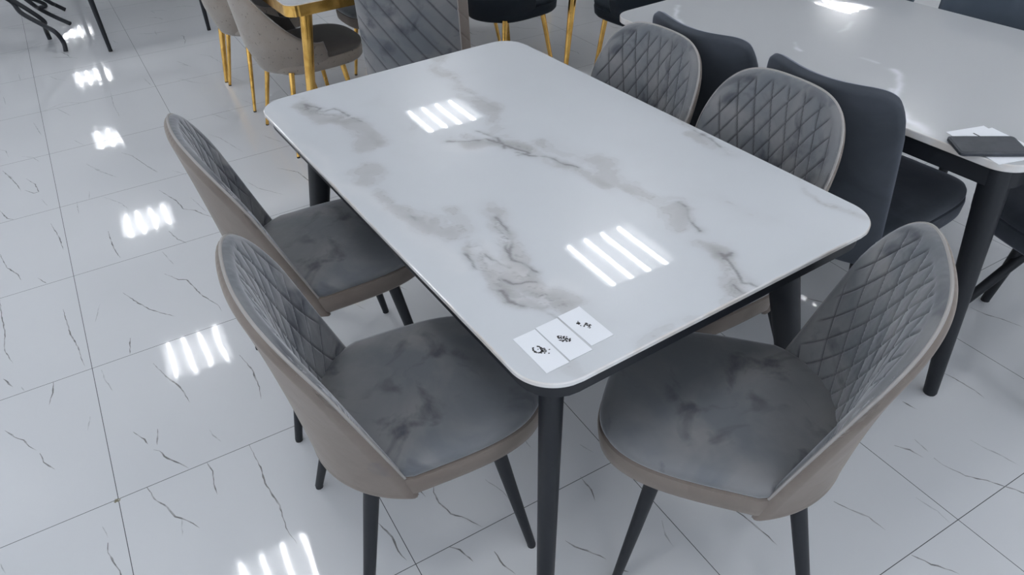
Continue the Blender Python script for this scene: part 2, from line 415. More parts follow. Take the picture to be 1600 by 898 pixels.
# ------------------------------------------------------------------ tables
def stone_top(name, L, W, r, zt, th, paint, m, parent, res=.004):
    hx, hy = L/2, W/2
    nx = int(L/res); ny = int(W/res)
    t = np.linspace(-1, 1, nx+1); xs = hx*np.sin(t*PI/2)*.35+hx*t*.65
    yh = np.where(np.abs(xs) > hx-r, hy-r+np.sqrt(np.clip(r*r-(np.abs(xs)-hx+r)**2, 0, None)), hy)
    v = np.linspace(-1, 1, ny+1)
    X = np.repeat(xs[:, None], ny+1, 1); Y = yh[:, None]*v[None, :]
    P = np.stack([X.ravel(), Y.ravel(), np.full(X.size, zt)], 1)
    ii, jj = np.meshgrid(np.arange(nx), np.arange(ny), indexing='ij'); a = (ii*(ny+1)+jj).ravel()
    F = np.stack([a, a+ny+1, a+ny+2, a+1], 1)
    col = paint(P[:, 0], P[:, 1])
    # outline loop
    loop = [(i, 0) for i in range(nx+1)]+[(nx, j) for j in range(1, ny+1)]+[(i, ny) for i in range(nx-1, -1, -1)]+[(0, j) for j in range(ny-1, 0, -1)]
    lv = [i*(ny+1)+j for i, j in loop]; n = len(lv)
    out = P[lv]
    # outward normals of outline
    nm = np.array([(out[(k+1) % n]-out[k-1])[[1, 0]]*[1, -1] for k in range(n)]); nm /= np.linalg.norm(nm, axis=1)[:, None]+1e-9
    vs = P.tolist(); fs = F.tolist(); idx = [0]*len(fs)
    rings = [lv]
    for off, dz in ((.0015, .0005), (.0025, .002), (.0025, th-.002), (.001, th), (-.03, th)):
        b = len(vs); vs += [(out[k][0]+nm[k][0]*off, out[k][1]+nm[k][1]*off, zt-dz) for k in range(n)]
        rings.append(list(range(b, b+n)))
    for r0, r1 in zip(rings[:-1], rings[1:]):
        for k in range(n):
            k2 = (k+1) % n; fs.append((r0[k], r1[k], r1[k2], r0[k2])); idx.append(1)
    fs.append(tuple(rings[-1])[::-1]); idx.append(1)
    o = mesh(name, vs, fs, [m, M['slab_edge']], parent, False, idx)
    ca = o.data.color_attributes.new('stone', 'FLOAT_COLOR', 'POINT')
    buf = np.ones((len(vs), 4)); buf[:len(col), :3] = col; buf[len(col):, :3] = (.66, .65, .64)
    ca.data.foreach_set('color', buf.ravel())
    return o
def tl(u, v, z=.75):
    p = unproj(u, v, z)-TC; return (p.dot(EX), p.dot(EY))
def px(*pts): return [tl(*q) for q in pts]
WASH = [ # (polyline, width, strength, seed)
 (px((465,150),(500,175),(560,200),(585,215)), .030, .75),
 (px((555,190),(560,240),(575,290),(640,345),(690,375)), .030, .45),
 (px((600,330),(660,360),(700,380)), .022, .35),
 (px((680,95),(715,130),(745,165),(770,175)), .035, .45),
 (px((700,215),(740,225),(790,225),(830,240),(880,260),(960,290)), .026, .62),
 (px((745,170),(780,190),(800,210)), .03, .3),
 (px((770,340),(795,375),(790,420),(830,450),(870,470),(900,490)), .034, .75),
 (px((700,340),(730,390),(760,410)), .030, .35),
 (px((730,400),(765,440),(800,475),(850,490)), .022, .6),
 (px((860,230),(960,270),(1040,320),(1100,380),(1150,420),(1180,455)), .040, .48),
 (px((1120,385),(1145,425),(1165,465)), .028, .7),
 (px((930,110),(1000,150),(1090,195)), .03, .42),
 (px((1080,210),(1150,245)), .02, .45),
 (px((1250,280),(1340,345)), .012, .35),
 (px((600,160),(660,190),(640,240)), .05, .14),
 (px((880,470),(930,500),(860,560),(960,590)), .04, .22),
 (px((1180,440),(1120,490),(1000,540)), .02, .25),
 (px((990,230),(1080,300),(1200,330)), .05, .14),
]
LINES = [ # thin dark crests
 px((475,163),(500,170),(490,178),(478,165)), px((478,170),(505,176),(520,170),(545,182),(565,190)), px((520,178),(560,185)),
 px((700,220),(735,222),(760,215),(800,232),(825,238),(808,242)), px((745,205),(775,215),(790,232)),px((805,238),(850,245),(900,262)),
 px((778,340),(795,362),(790,385),(800,405),(838,425)), px((795,362),(800,385),(795,400)), px((765,450),(785,455),(795,470),(830,480),(852,480)),
 px((760,395),(780,412),(800,420)), px((842,480),(870,495),(890,500)), px((725,395),(745,420),(770,425)), px((770,425),(800,445),(840,440)),
 px((1125,395),(1150,425),(1165,440),(1185,450)), px((1150,445),(1165,460)), px((1060,315),(1075,330),(1090,360)), px((1130,405),(1140,395)),
 px((735,145),(760,160),(775,170)), px((1085,205),(1110,215),(1135,240)), px((640,335),(650,345)),
]
CLUST = [(px((475,165),(530,178),(560,190)), .016, .8), (px((735,210),(800,225),(830,240)), .018, 1.0), (px((775,355),(795,380),(790,410),(810,440),(850,470),(885,490)), .022, 1.0),
 (px((735,400),(770,440),(800,475)), .016, .9), (px((1125,395),(1150,430),(1170,460)), .017, .9), (px((700,100),(745,160)), .015, .45), (px((640,340),(665,350)), .012, .5), (px((1090,205),(1150,240)), .010, .5)]
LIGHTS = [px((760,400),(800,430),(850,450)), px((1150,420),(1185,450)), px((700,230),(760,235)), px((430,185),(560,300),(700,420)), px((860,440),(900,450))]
def paint_marble(x, y):
    n1 = fbm(x*7+3, y*7+9, 1); n2 = fbm(x*7+31, y*7+5, 2)
    wx, wy = x+(n1-.5)*.11, y+(n2-.5)*.11
    f1 = fbm(x*9, y*9, 5); f2 = fbm(wx*22, wy*22, 9); f3 = fbm(wx*13+5, wy*13, 23)
    w = np.zeros_like(x)
    for P, wd, s in WASH:
        d = dseg(wx, wy, P); k = s*np.exp(-(d/wd)**2)
        w = np.maximum(w, k)+.25*np.minimum(w, k)
    w = w*(.35+1.1*np.clip((f3-.3)*2.2, 0, 1))
    ridge = np.exp(-((f2-.5)/.022)**2)+.6*np.exp(-((f3-.52)/.014)**2)
    ln = np.zeros_like(x)
    ax, ay = x+(fbm(x*30, y*30, 41)-.5)*.022, y+(fbm(x*30+7, y*30, 43)-.5)*.022
    for P in LINES:
        d = dseg(ax, ay, P); ln = np.maximum(ln, np.exp(-(d/.0032)**2)*.9+.35*np.exp(-(d/.012)**2))
    ln = ln*(.15+1.3*np.clip((f2-.38)*3.2, 0, 1))
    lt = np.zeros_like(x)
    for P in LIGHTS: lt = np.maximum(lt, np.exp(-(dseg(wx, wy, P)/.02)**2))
    q = w*(.45+1.1*f3)+.25*w*(f2-.5)
    st = smooth01((q-.20)/.07)*.09+smooth01((q-.34)/.05)*.12
    ed = np.exp(-((q-.225)/.012)**2)*.16+np.exp(-((q-.37)/.010)**2)*.28
    a = np.clip(w*.50+st+ed*(.3+f1), 0, .95)
    base = np.array([.575, .595, .615]); wash = np.array([.31, .295, .285]); dark = np.array([.17, .165, .165])
    cloud = (fbm(x*3+11, y*3+2, 77)-.5)*.10
    col = base[None]*(1+cloud)[:, None]
    col = col*(1-a)[:, None]+wash[None]*a[:, None]
    cl = np.zeros_like(x)
    for P, wd, s in CLUST: cl = np.maximum(cl, s*np.exp(-(dseg(wx, wy, P)/wd)**2))
    f4 = fbm(wx*34+3, wy*34, 91, 4); f5 = fbm(wx*26+3, wy*26+8, 95, 3)
    sw = (np.exp(-((f4-.5)/.020)**2)*.9+np.exp(-((f5-.47)/.016)**2)*.7)*np.clip(cl*1.3-.15, 0, 1)
    patch = smooth01((f5-.50)/.05)*cl
    col = col*(1-.28*patch)[:, None]+wash[None]*(.28*patch)[:, None]
    wl = smooth01((.45-f5)/.05)*cl*.35
    col = col*(1-wl)[:, None]+np.array([.66, .66, .66])[None]*wl[:, None]
    ln = np.maximum(ln, sw*.75)
    l = np.clip(ln*.60, 0, .82)
    col = col*(1-l)[:, None]+dark[None]*l[:, None]
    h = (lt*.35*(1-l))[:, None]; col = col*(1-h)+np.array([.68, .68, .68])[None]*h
    return col
def paint_plain(x, y):
    n1 = fbm(x*5+3, y*5+9, 61); 
    wx, wy = x+(n1-.5)*.10, y+(fbm(x*5, y*5, 62)-.5)*.10
    col = np.array([.475, .485, .492])[None]*(1+(fbm(x*2, y*2, 63)-.5)*.06)[:, None]
    # pale streaks (table-2 frame: same axes, shifted)
    w = np.zeros_like(x)
    for P, wd, s in PALE: w = np.maximum(w, s*np.exp(-(dseg(wx, wy, P)/wd)**2))
    w = w*np.clip(.3+1.4*(fbm(wx*14, wy*14, 66)-.25), 0, 1)
    return col*(1-w)[:, None]+np.array([.74, .76, .80])[None]*w[:, None]
T2 = (-.04, -1.31)
def p2(*pts): return [(a-T2[0], b-T2[1]) for a, b in px(*pts)]
PALE = [(p2((1375,108),(1395,130),(1410,160),(1430,185),(1445,205)), .013, 1.0), (p2((1390,140),(1420,200),(1430,215)), .012, .8), (p2((1230,66),(1250,80)), .007, .8),
        (p2((1310,48),(1335,35)), .010, .5), (p2((1055,5),(1052,30),(1056,48)), .008, .8), (p2((1345,92),(1360,98)), .007, .6)]

def rrect(hx, hy, r, z, seg=6):
    out = []
    for (cx, cy, a0) in ((hx-r, hy-r, 0), (-hx+r, hy-r, PI/2), (-hx+r, -hy+r, PI), (hx-r, -hy+r, 1.5*PI)):
        for k in range(seg+1):
            a = a0+PI/2*k/seg; out.append((cx+r*math.cos(a), cy+r*math.sin(a), z))
    return out
def apron(name, hx, hy, r, z0, z1, t, m, parent):
    o1, o2 = rrect(hx, hy, r, z1), rrect(hx, hy, r, z0)
    i1, i2 = rrect(hx-t, hy-t, max(r-t, .005), z1), rrect(hx-t, hy-t, max(r-t, .005), z0)
    n = len(o1); vs = o1+o2+i2+i1; fs = []
    for q in range(4):
        for k in range(n):
            k2 = (k+1) % n; q2 = (q+1) % 4
            fs.append((q*n+k, q*n+k2, q2*n+k2, q2*n+k))
    return sharp(mesh(name, vs, fs, m, parent), 40)
def blade_leg(name, top, foot, a0, b0, a1, b1, m, parent, xd):
    n = 9; top, foot = Vector(top), Vector(foot)
    pts = [top.lerp(foot, k/(n-1)) for k in range(n)]
    ab = [(a0+(a1-a0)*k/(n-1), b0+(b1-b0)*k/(n-1)) for k in range(n)]
    return tube(name, pts, None, m, parent, 20, ab, xd)

# main dining table
t1 = empty('dining_table', tw(0, 0), TA, 'near dining table with clouded white and brown-grey marble top on black legs', 'table')
stone_top('tabletop', 1.452, .888, .085, .75, .011, paint_marble, M['marble'], t1, .0034)
apron('apron', .712, .430, .075, .700, .739, .022, M['black'], t1)
# under-bracing bars across the frame
bvs, bfs = [], []
for x in (-.35, .35): box_geo(x-.02, x+.02, -.41, .41, .712, .732, bvs, bfs)
mesh('crossbar', bvs, bfs, M['black'], t1, False)
for (sx, sy, tp, ft) in ((-1, 1, (-.580, .315), (-.69, .425)), (-1, -1, (-.555, -.32), (-.675, -.415)), (1, 1, (.568, .318), (.68, .415)), (1, -1, (.555, -.32), (.675, -.42))):
    lg = blade_leg('leg', (tp[0], tp[1], .725), (ft[0], ft[1], .004), .042, .026, .021, .018, M['black'], t1, (sx*.8, sy*.55, 0))
    tube('leg_foot', [(ft[0], ft[1], 0), (ft[0], ft[1], .006)], [.017, .017], M['rubber'], lg, 14)

# second white table on the right
t2 = empty('dining_table', tw(T2[0], T2[1]), TA, 'plain glossy white dining table at upper right with a dark phone on it', 'table')
stone_top('tabletop', 1.462, .90, .07, .75, .020, paint_plain, M['plain_stone'], t2, .0045)
apron('apron', .715, .432, .06, .675, .730, .025, M['black'], t2)
for sx in (-1, 1):
    for sy in (-1, 1):
        lg = blade_leg('leg', (sx*.665, sy*.395, .728), (sx*.720, sy*.405, .004), .040, .036, .019, .019, M['black'], t2, (sx*.8, sy*.55, 0))
        tube('leg_foot', [(sx*.720, sy*.405, 0), (sx*.720, sy*.405, .006)], [.017, .017], M['rubber'], lg, 14)

# gold-trimmed table behind
def gold_table(x, y, L, W, label, legtop=.06, sgn=1):
    t = empty('gold_table', tw(x, y), TA, label, 'table')
    r0 = [rrect(L/2-.004, W/2-.004, .05, z) for z in (.742, .752)]
    loft(r0, 'tabletop', M['paper_stone'], t)
    apron('trim', L/2, W/2, .055, .705, .748, .02, M['gold'], t)
    for sx in (-1, 1):
        for sy in (-1, 1):
            lg = blade_leg('leg', (sx*(L/2-.05), sy*(W/2-.09), .72), (sx*(L/2-.02), sy*(W/2+.02), .004), .028, .026, .011, .011, M['gold'], t, (1, 0, 0))
            tube('leg_foot', [(sx*(L/2-.02), sy*(W/2+.02), 0), (sx*(L/2-.02), sy*(W/2+.02), .006)], [.0105]*2, M['rubber'], lg, 12)
    return t
M['paper_stone'] = mat('white_stone', (.62, .64, .66), .1, coat=.5, noise=[(4, (.52, .53, .54), .5, .7, 1)])
gold_table(1.57+.72, .05-.42, 1.44, .84, 'table with gold legs and gold edge beside the speckled beige chairs')
gold_table(1.75+.70, -1.46-.42, 1.40, .84, 'table with gold legs standing among the navy chairs at the top')

# ------------------------------------------------------------------ chairs
def smooth01(t): t = np.clip(t, 0, 1); return t*t*(3-2*t)
def make_shell(par, parent):
    NS, NV = par.get('ns', 72), par.get('nv', 72)
    tt = np.linspace(-1, 1, NS+1); s = .55*tt+.45*np.sin(tt*PI/2); tv = np.linspace(0, 1, NV+1); v = .6*tv+.4*np.sin(tv*PI/2)
    S, V = np.meshgrid(s, v, indexing='ij')
    mid = par['mid']
    def ev(S, V): return np.stack(mid(S, V), -1)
    Pm = ev(S, V)
    e = 2e-3
    Vc = np.clip(V, .02, .97); Sc = np.clip(S, -.93, .93)
    du = ev(Sc+e, Vc)-ev(Sc-e, Vc); dv = ev(Sc, Vc+e)-ev(Sc, Vc-e)
    N = np.cross(dv, du); N /= np.linalg.norm(N, axis=-1, keepdims=True)+1e-12
    # N should point forward (+Y) in the centre
    if N[NS//2, NV//2, 1] < 0: N = -N
    t = np.sin(np.linspace(-1, 1, 200)*PI/2); q = np.linspace(0, 1, 120)
    out = np.concatenate([ev(t, np.ones_like(t)), ev(t, np.zeros_like(t)), ev(np.ones_like(q), q), ev(-np.ones_like(q), q)])
    D = np.full(S.shape, 9.0)
    for k in range(0, len(out), 1):
        D = np.minimum(D, np.linalg.norm(Pm-out[k], axis=-1))
    D[0, :] = D[-1, :] = 0; D[:, 0] = D[:, -1] = 0
    R = par.get('round', .018); h = par.get('half', .016)*np.sqrt(np.clip(1-(1-np.clip(D/R, 0, 1))**2, 0, 1))
    hin = h.copy(); crown = smooth01(D/.09)*par.get('pad', .010); hin += crown
    if par.get('quilt'):
        g = par['quilt'](Pm[..., 0], Pm[..., 2])        # distance to nearest seam (m)
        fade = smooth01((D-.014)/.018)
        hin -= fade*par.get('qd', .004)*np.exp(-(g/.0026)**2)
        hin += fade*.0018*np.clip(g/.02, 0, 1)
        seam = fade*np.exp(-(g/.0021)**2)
    if par.get('quilt_out'):
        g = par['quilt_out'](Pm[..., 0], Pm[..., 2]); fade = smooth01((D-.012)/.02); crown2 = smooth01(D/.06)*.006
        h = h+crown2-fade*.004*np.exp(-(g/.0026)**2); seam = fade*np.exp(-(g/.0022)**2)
    inner = Pm+N*hin[..., None]; outer = Pm-N*h[..., None]
    n1 = NV+1
    a = np.arange(NS)[:, None]*n1+np.arange(NV)[None, :]; a = a.ravel()
    F = np.stack([a, a+n1, a+n1+1, a+1], 1)
    fidx = None; mo = par['mo']
    if par.get('wing'):
        sc_ = np.repeat(((s[:-1]+s[1:])/2)[:, None], NV, 1).ravel(); fidx = (sc_*par['wing_side'] > par['wing']).astype(int).tolist(); mo = [par['mo'], M['taupe']]
        for sg in (par['wing_side'],):
            k = int(np.argmin(np.abs(s-sg*par['wing']))); ln = outer[k, 6:-3:4]
            tube('piping', [Vector(q) for q in ln.tolist()], [.0028]*len(ln), M[par['piping']], parent, 6)
    shl = mesh('backrest', outer.reshape(-1, 3).tolist(), F[:, ::-1].tolist() if par.get('flip') else F.tolist(), mo, parent, True, fidx)
    pad = mesh('backrest_pad', inner.reshape(-1, 3).tolist(), F.tolist() if par.get('flip') else F[:, ::-1].tolist(), par['mi'], parent)
    if par.get('quilt_out'):
        at = shl.data.attributes.new('seam', 'FLOAT', 'POINT'); at.data.foreach_set('value', seam.ravel())
    if par.get('quilt'):
        at = pad.data.attributes.new('seam', 'FLOAT', 'POINT'); at.data.foreach_set('value', seam.ravel())
    if par.get('piping'):
        q = np.linspace(par.get('pv', .20), .97, 50)
        loop = [ev(np.array(-1.), np.array(x)) for x in q]+[ev(np.array(x), np.array(1.)) for x in np.sin(np.linspace(-1, 1, 60)*PI/2*.985)]+[ev(np.array(1.), np.array(x)) for x in q[::-1]]
        tube('piping', [Vector(p) for p in loop], [par.get('pr', .0032)]*len(loop), M[par['piping']], parent, 6)
def quilt_shape(W=.218, z0=.372, z1=.884, zc=.70, n=3.5, m=2.0, A0=1.2, A1=.72, D0=.15, D1=.035, F0=-.105, F1=-.18, wb=.205, dip=0.0):
    def mid(S, V):
        S = np.asarray(S, float); V = np.asarray(V, float)
        a = np.clip(np.abs(S), 0, 1)
        zt = zc+(z1-zc)*np.clip(1-a**n, 0, 1)**(1/m)+dip*a*a*np.clip((1-a)/.12, 0, 1)
        z = z0+(zt-z0)*V
        t = np.clip((z-z0)/(z1-z0), 0, 1)
        hw = wb+(W-wb)*smooth01((z-z0)/(.42))
        A = A0+(A1-A0)*t; D = (D0+(D1-D0)*t**.9)
        u = np.clip((z-.40)/(z1-.40), 0, 1)
        F = F0+(F1-F0)*(.75*u+.25*u*u)
        x = hw*np.sin(S*A)/np.sin(A)
        y = F+D*(1-np.cos(S*A))/(1-np.cos(A))
        return x, y, z+0*S
    return mid
def tub_shape(W=.235, z0=.36, zb=.82, zf=.50, A0=1.9, D0=.27, F0=-.17):
    def mid(S, V):
        S = np.asarray(S, float); V = np.asarray(V, float)
        zt = zf+(zb-zf)*(np.cos(np.clip(np.abs(S), 0, 1)**.85*PI)*.5+.5)
        z = z0+(zt-z0)*V
        w = W*(.62+.38*np.sin(np.clip((z-z0)/.16, 0, 1)*PI/2))*(1+.05*np.clip((z-.5)/.3, 0, 1))
        A = A0
        x = w*np.sin(S*A)/1.0
        y = F0*(.72+.28*np.sin(np.clip((z-z0)/.16, 0, 1)*PI/2))-.045*np.clip((z-.45)/.4, 0, 1)+D0*(1-np.cos(S*A))/(1-np.cos(A))
        return x, y, z+0*S
    return mid
def diamond(spa=.052, ka=3.15, spb=.0445, kb=1.6):
    def f(x, z):
        def d(q, sp, k):
            w = q/sp; return np.abs(w-np.round(w))*sp*math.sin(math.atan(k))
        return np.minimum(d(x-(z-.6)/ka+.03, spa, ka), d(x+(z-.6)/kb, spb, kb)*1.25)
    return f
def diagonal(sp=.078, k=1.6, sg=1):
    def f(x, z):
        w = (x+sg*(z-.6)/k)/sp
        return np.abs(w-np.round(w))*sp*math.sin(math.atan(k))
    return f
def outline(w, f0, f1, n=3.6, cnt=64, inset=0, z=0, wr=1.0):
    out = []; c = (f0+f1)/2; l = (f1-f0)/2-inset
    for k in range(cnt):
        a = 2*PI*k/cnt; ca, sa = math.cos(a), math.sin(a)
        x = math.copysign(abs(ca)**(2/n), ca); y = math.copysign(abs(sa)**(2/n), sa)
        ww = (w-inset)*(wr+(1-wr)*(y*.5+.5))
        out.append((x*ww, c+y*l, z))
    return out
def seat_outline(mid, w, f1, inset=0, z=0, zs=.40, n=3.4, outset=0.0):
    pts = []
    S = np.linspace(-1, 1, 37); x, y, _ = mid(S, np.full_like(S, .04))
    for a, b in zip(x, y): pts.append((float(a), float(b)))
    fe = pts[-1][1]; xe = pts[-1][0]; L = f1-fe
    for k in range(1, 40):
        a = PI*k/40; ca, sa = math.cos(a), math.sin(a)
        pts.append((math.copysign(abs(ca)**(2/n), ca)*(xe+(w-xe)*sa), fe+L*abs(sa)**(2/n)))
    out = []; c = Vector((0, (f1-.12)/2))
    m = len(pts)
    for k in range(m):
        p, q, r = Vector(pts[k-1]), Vector(pts[k]), Vector(pts[(k+1) % m])
        t = (r-p); nn = Vector((t.y, -t.x)); nn = nn.normalized() if nn.length > 0 else Vector((0, 0))
        d = inset-outset
        if d <= .04: qq = q-nn*d
        else:
            qq = q-nn*.04; v = c-qq; qq = qq+v*min(1, (d-.04)/.20)
        out.append((qq.x, qq.y, z))
    return out
def make_chair(name, label, cat, shell, seat_m, base_m, leg_m, legs, seat=(.213, -.115, .372), zs=(.375, .437, .478), leg_r=(.0175, .0105), group=None, n=3.4, fit=True):
    t = empty(name, (0, 0, 0), 0, label, cat, group)
    make_shell(shell, t)
    w, f0, f1 = seat; zb, zm, zt = zs
    ol = (lambda i, z: seat_outline(shell['mid'], w, f1, i, z, n=n, outset=.0125)) if fit else (lambda i, z: outline(w, f0, f1, n, inset=i, z=z))
    prof = [(.060, zb-.004), (.030, zb-.002), (.012, zb+.005), (.003, zb+.016), (0, zm-.012), (.002, zm-.002), (.008, zm+.001)]
    loft([ol(i, z) for i, z in prof], 'seat_base', base_m, t)
    prof = [(.010, zm-.004), (.004, zm+.001), (.000, zm+.010), (.001, zm+.020), (.008, zt-.010), (.022, zt-.003), (.05, zt+.002), (.10, zt+.006), (.15, zt+.007), (.19, zt+.007)]
    rings = [ol(i+(.004 if fit else 0), z) for i, z in prof]
    loft(rings, 'seat', seat_m, t, deg=70)
    for (tx, ty, bx, by) in legs:
        lg = tube('leg', [(tx, ty, zb+.02), (tx+(bx-tx)*.5, ty+(by-ty)*.5, (zb+.02)*.5), (bx, by, .006)], [leg_r[0], (leg_r[0]+leg_r[1])/2, leg_r[1]], leg_m, t, 14)
        tube('leg_tip', [(bx, by, 0), (bx, by, .008)], [leg_r[1]*1.0]*2, M['rubber'], lg, 10)
    return t
LEGS = [(-.147, -.035, -.230, -.13), (.147, -.035, .230, -.13), (-.150, .235, -.185, .30), (.150, .235, .185, .30)]
def place(t, x, y, fx_, fy_, label=None, group=None):
    t.location = tw(x, y); t.rotation_euler = (0, 0, rz_of(fx_, fy_))
    if label: t['label'] = label
    if group: t['group'] = group
    return t
qs = dict(mid=quilt_shape(), quilt=diamond(), mo=M['taupe'], mi=M['velvet'], piping='piping', pad=.009, ns=190, nv=190)
G1 = 'quilted grey velvet chairs around the marble table'
c0 = make_chair('dining_chair', 'x', 'chair', qs, M['velvet'], M['taupe'], M['black'], LEGS)
place(c0, -.291, .612, -.141, -.990, 'grey velvet chair at the lower left, nearest on the left long side of marble table', G1)
place(copy_tree(c0), .365, .549, -.069, -.998, 'grey velvet chair further back on the left long side of marble table', G1)
place(copy_tree(c0), -.828, -.10, .788, .616, 'angled grey chair with diamond quilted backrest at the near right end of marble table', G1)
place(copy_tree(c0), -.302, -.445, .02, 1, 'grey diamond quilted chair at right long side of marble table, nearer of the two', G1)
place(copy_tree(c0), .166, -.445, .02, 1, 'grey diamond quilted chair at right long side of marble table, farther of the two', G1)
qd = dict(qs); qd.pop('quilt'); qd['quilt_out'] = diagonal(.062, 1.4, 1); qd['mo'] = M['velvet']; qd['wing'] = .72; qd['wing_side'] = 1; qd['mid'] = quilt_shape(W=.216, z1=.925, zc=.79, n=4.0, A0=1.0, A1=.9, D0=.11, D1=.08, wb=.214, F1=-.125)
cd = make_chair('dining_chair', 'grey velvet chair with slanted parallel back seams, beyond far short end of marble table', 'chair', qd, M['velvet'], M['taupe'], M['black'], LEGS)
place(cd, 1.37, -.395, 1, -.56)

# charcoal chairs pushed under the second table, backs turned to the first
dk = dict(mid=quilt_shape(W=.207, z1=.895, zc=.78, n=6.0, m=2.2, A0=.85, A1=.75, D0=.07, D1=.055, F0=-.10, F1=-.165, wb=.200, dip=.022), mo=M['dark_velvet'], mi=M['dark_velvet'], pad=.006, ns=48, nv=60)
LEGD = [LEGS[0], LEGS[1], (-.165, .30, -.19, .36), (.165, .30, .19, .36)]
ck = make_chair('padded_chair', 'x', 'chair', dk, M['dark_velvet'], M['dark_velvet'], M['black'], LEGD, seat=(.205, -.115, .425), n=7)
G2 = 'charcoal chairs along the plain white table'
place(ck, -.345, -.825, .02, -1, 'charcoal velvet chair back-to-back with the nearer quilted chair, pushed under white table', G2)
place(copy_tree(ck), .11, -.825, .02, -1, 'charcoal velvet chair back-to-back with the farther quilted chair, mostly hidden by it', G2)
sl = dict(dk); sl['mo'] = sl['mi'] = M['steel_velvet']
cs = make_chair('padded_chair', 'x', 'chair', sl, M['steel_velvet'], M['steel_velvet'], M['black'], LEGS)
G3 = 'slate blue chairs behind the plain white table'
place(cs, -.10, -1.86, .0, 1, 'slate blue chair behind the white table at upper right, touching the frame corner', G3)
place(copy_tree(cs), .42, -1.86, .0, 1, 'slate blue chair behind the white table, left one at the top edge', G3)
ce = make_chair('padded_chair', 'dark chair with a crossing slanted leg at near end of white table, right edge', 'chair', dk, M['dark_velvet'], M['dark_velvet'], M['black'],
    [(.03, .24, .036, .308), (.17, .22, -.105, .30), (-.165, -.06, -.228, -.13), (.165, -.06, .228, -.13)], leg_r=(.021, .014))
place(ce, -.90, -1.33, 1, -.25)

# beige speckled tub chairs at the gold table
tb = dict(mid=tub_shape(), mo=M['beige'], mi=M['beige_in'], pad=.006, ns=64, nv=40, piping='piping', pr=.002)
TL = [(-.17, -.06, -.225, -.13), (.17, -.06, .225, -.13), (-.17, .18, -.21, .23), (.17, .18, .21, .23)]
cb = make_chair('tub_chair', 'x', 'chair', tb, M['beige_in'], M['beige'], M['gold'], TL, seat=(.205, -.12, .33), zs=(.36, .42, .455), leg_r=(.013, .008), n=3, fit=False)
G4 = 'speckled beige tub chairs with gold legs'
place(cb, 2.05, -.06, 0, -1, 'speckled beige tub chair on gold legs, nearest at side of gold-edged table', G4)
place(copy_tree(cb), 2.70, -.06, 0, -1, 'speckled beige tub chair on gold legs, left one, partly hidden at the top edge', G4)
tg = dict(tb); tg['mo'] = M['taupe']; tg['mi'] = M['velvet']
cg = make_chair('tub_chair', 'dark grey chair beyond gold-edged table, glimpsed beside the slant-seamed chair', 'chair', tg, M['velvet'], M['taupe'], M['gold'], TL, seat=(.205, -.12, .33), zs=(.36, .42, .455), leg_r=(.013, .008), n=3, fit=False)
place(cg, 2.40, -.80, 0, 1)
tn = dict(tb); tn['mo'] = tn['mi'] = M['navy']; tn.pop('piping')
cn = make_chair('tub_chair', 'x', 'chair', tn, M['navy'], M['navy'], M['gold'], TL, seat=(.205, -.12, .33), zs=(.36, .42, .455), leg_r=(.014, .009), n=3, fit=False)
G5 = 'navy tub chairs with gold legs'
place(cn, 2.03, -1.18, .05, -1, 'navy blue tub chair on gold legs, left one above marble table far corner', G5)
place(copy_tree(cn), 2.66, -1.23, .0, -1, 'navy blue tub chair almost out of frame behind the left navy chair', G5)
place(copy_tree(cn), 1.42, -1.75, 1, .05, 'navy blue tub chair on crossing gold legs, right one beside white table corner', G5)

# ------------------------------------------------------------------ upper left: black table and metal-legged chairs
t3 = empty('black_legged_table', tw(4.72, .21), TA, 'table on slim tapering black legs at the top left, its top cut off', 'table')
loft([rrect(.80, .42, .04, z) for z in (.735, .752)], 'tabletop', M['paper_stone'], t3)
apron('apron', .77, .39, .03, .69, .735, .02, M['black'], t3)
for (sx, sy) in ((-1, 1), (-1, -1), (1, 1), (1, -1)):
    lg = blade_leg('leg', (sx*.70, sy*.33, .72), (sx*.72, sy*.315, .012), .024, .022, .012, .012, M['black'], t3, (1, 0, 0))
    tube('leg_foot', [(sx*.72, sy*.315, 0), (sx*.72, sy*.315, .014)], [.0125]*2, M['rubber'], lg, 12)
def uz(u, v, z): return unproj(u, v, z)
def metal_chair(base, legs, label, seatc, f):
    t = empty('metal_leg_chair', (base.x, base.y, 0), 0, label, 'chair', 'metal legged chairs at the top left')
    for L in legs:
        P = spline([p-Vector((base.x, base.y, 0)) for p in L], 8)
        tube('leg', P, [.014]*len(P), M['black'], t, 12)
    # seat and shell back carried by the legs
    rings = [outline(.22, -.22, .22, 3, inset=i, z=z) for i, z in ((.05, .44), (.01, .445), (0, .465), (.01, .49), (.05, .50))]
    s = loft(rings, 'seat', M['dark_velvet'], t)
    a = rz_of(*f); ca, sa = math.cos(a), math.sin(a)
    so = seatc-Vector((base.x, base.y, 0)); so.z = 0
    s.location = so; s.rotation_euler = (0, 0, a)
    sub = dict(dk); sub['mid'] = quilt_shape(W=.21, z0=.45, z1=.88, zc=.68, n=3, A0=.8, A1=.6, D0=.06, D1=.03, wb=.20); sub['ns'] = 30; sub['nv'] = 30
    before = set(bpy.data.objects); make_shell(sub, t)
    for o in set(bpy.data.objects)-before: o.location = so+Vector((0, 0, 0)); o.rotation_euler = (0, 0, a); o.location = so+Matrix.Rotation(a, 3, 'Z')@Vector((0, -.09, 0))
    return t
c1 = tw(4.42, 1.22)
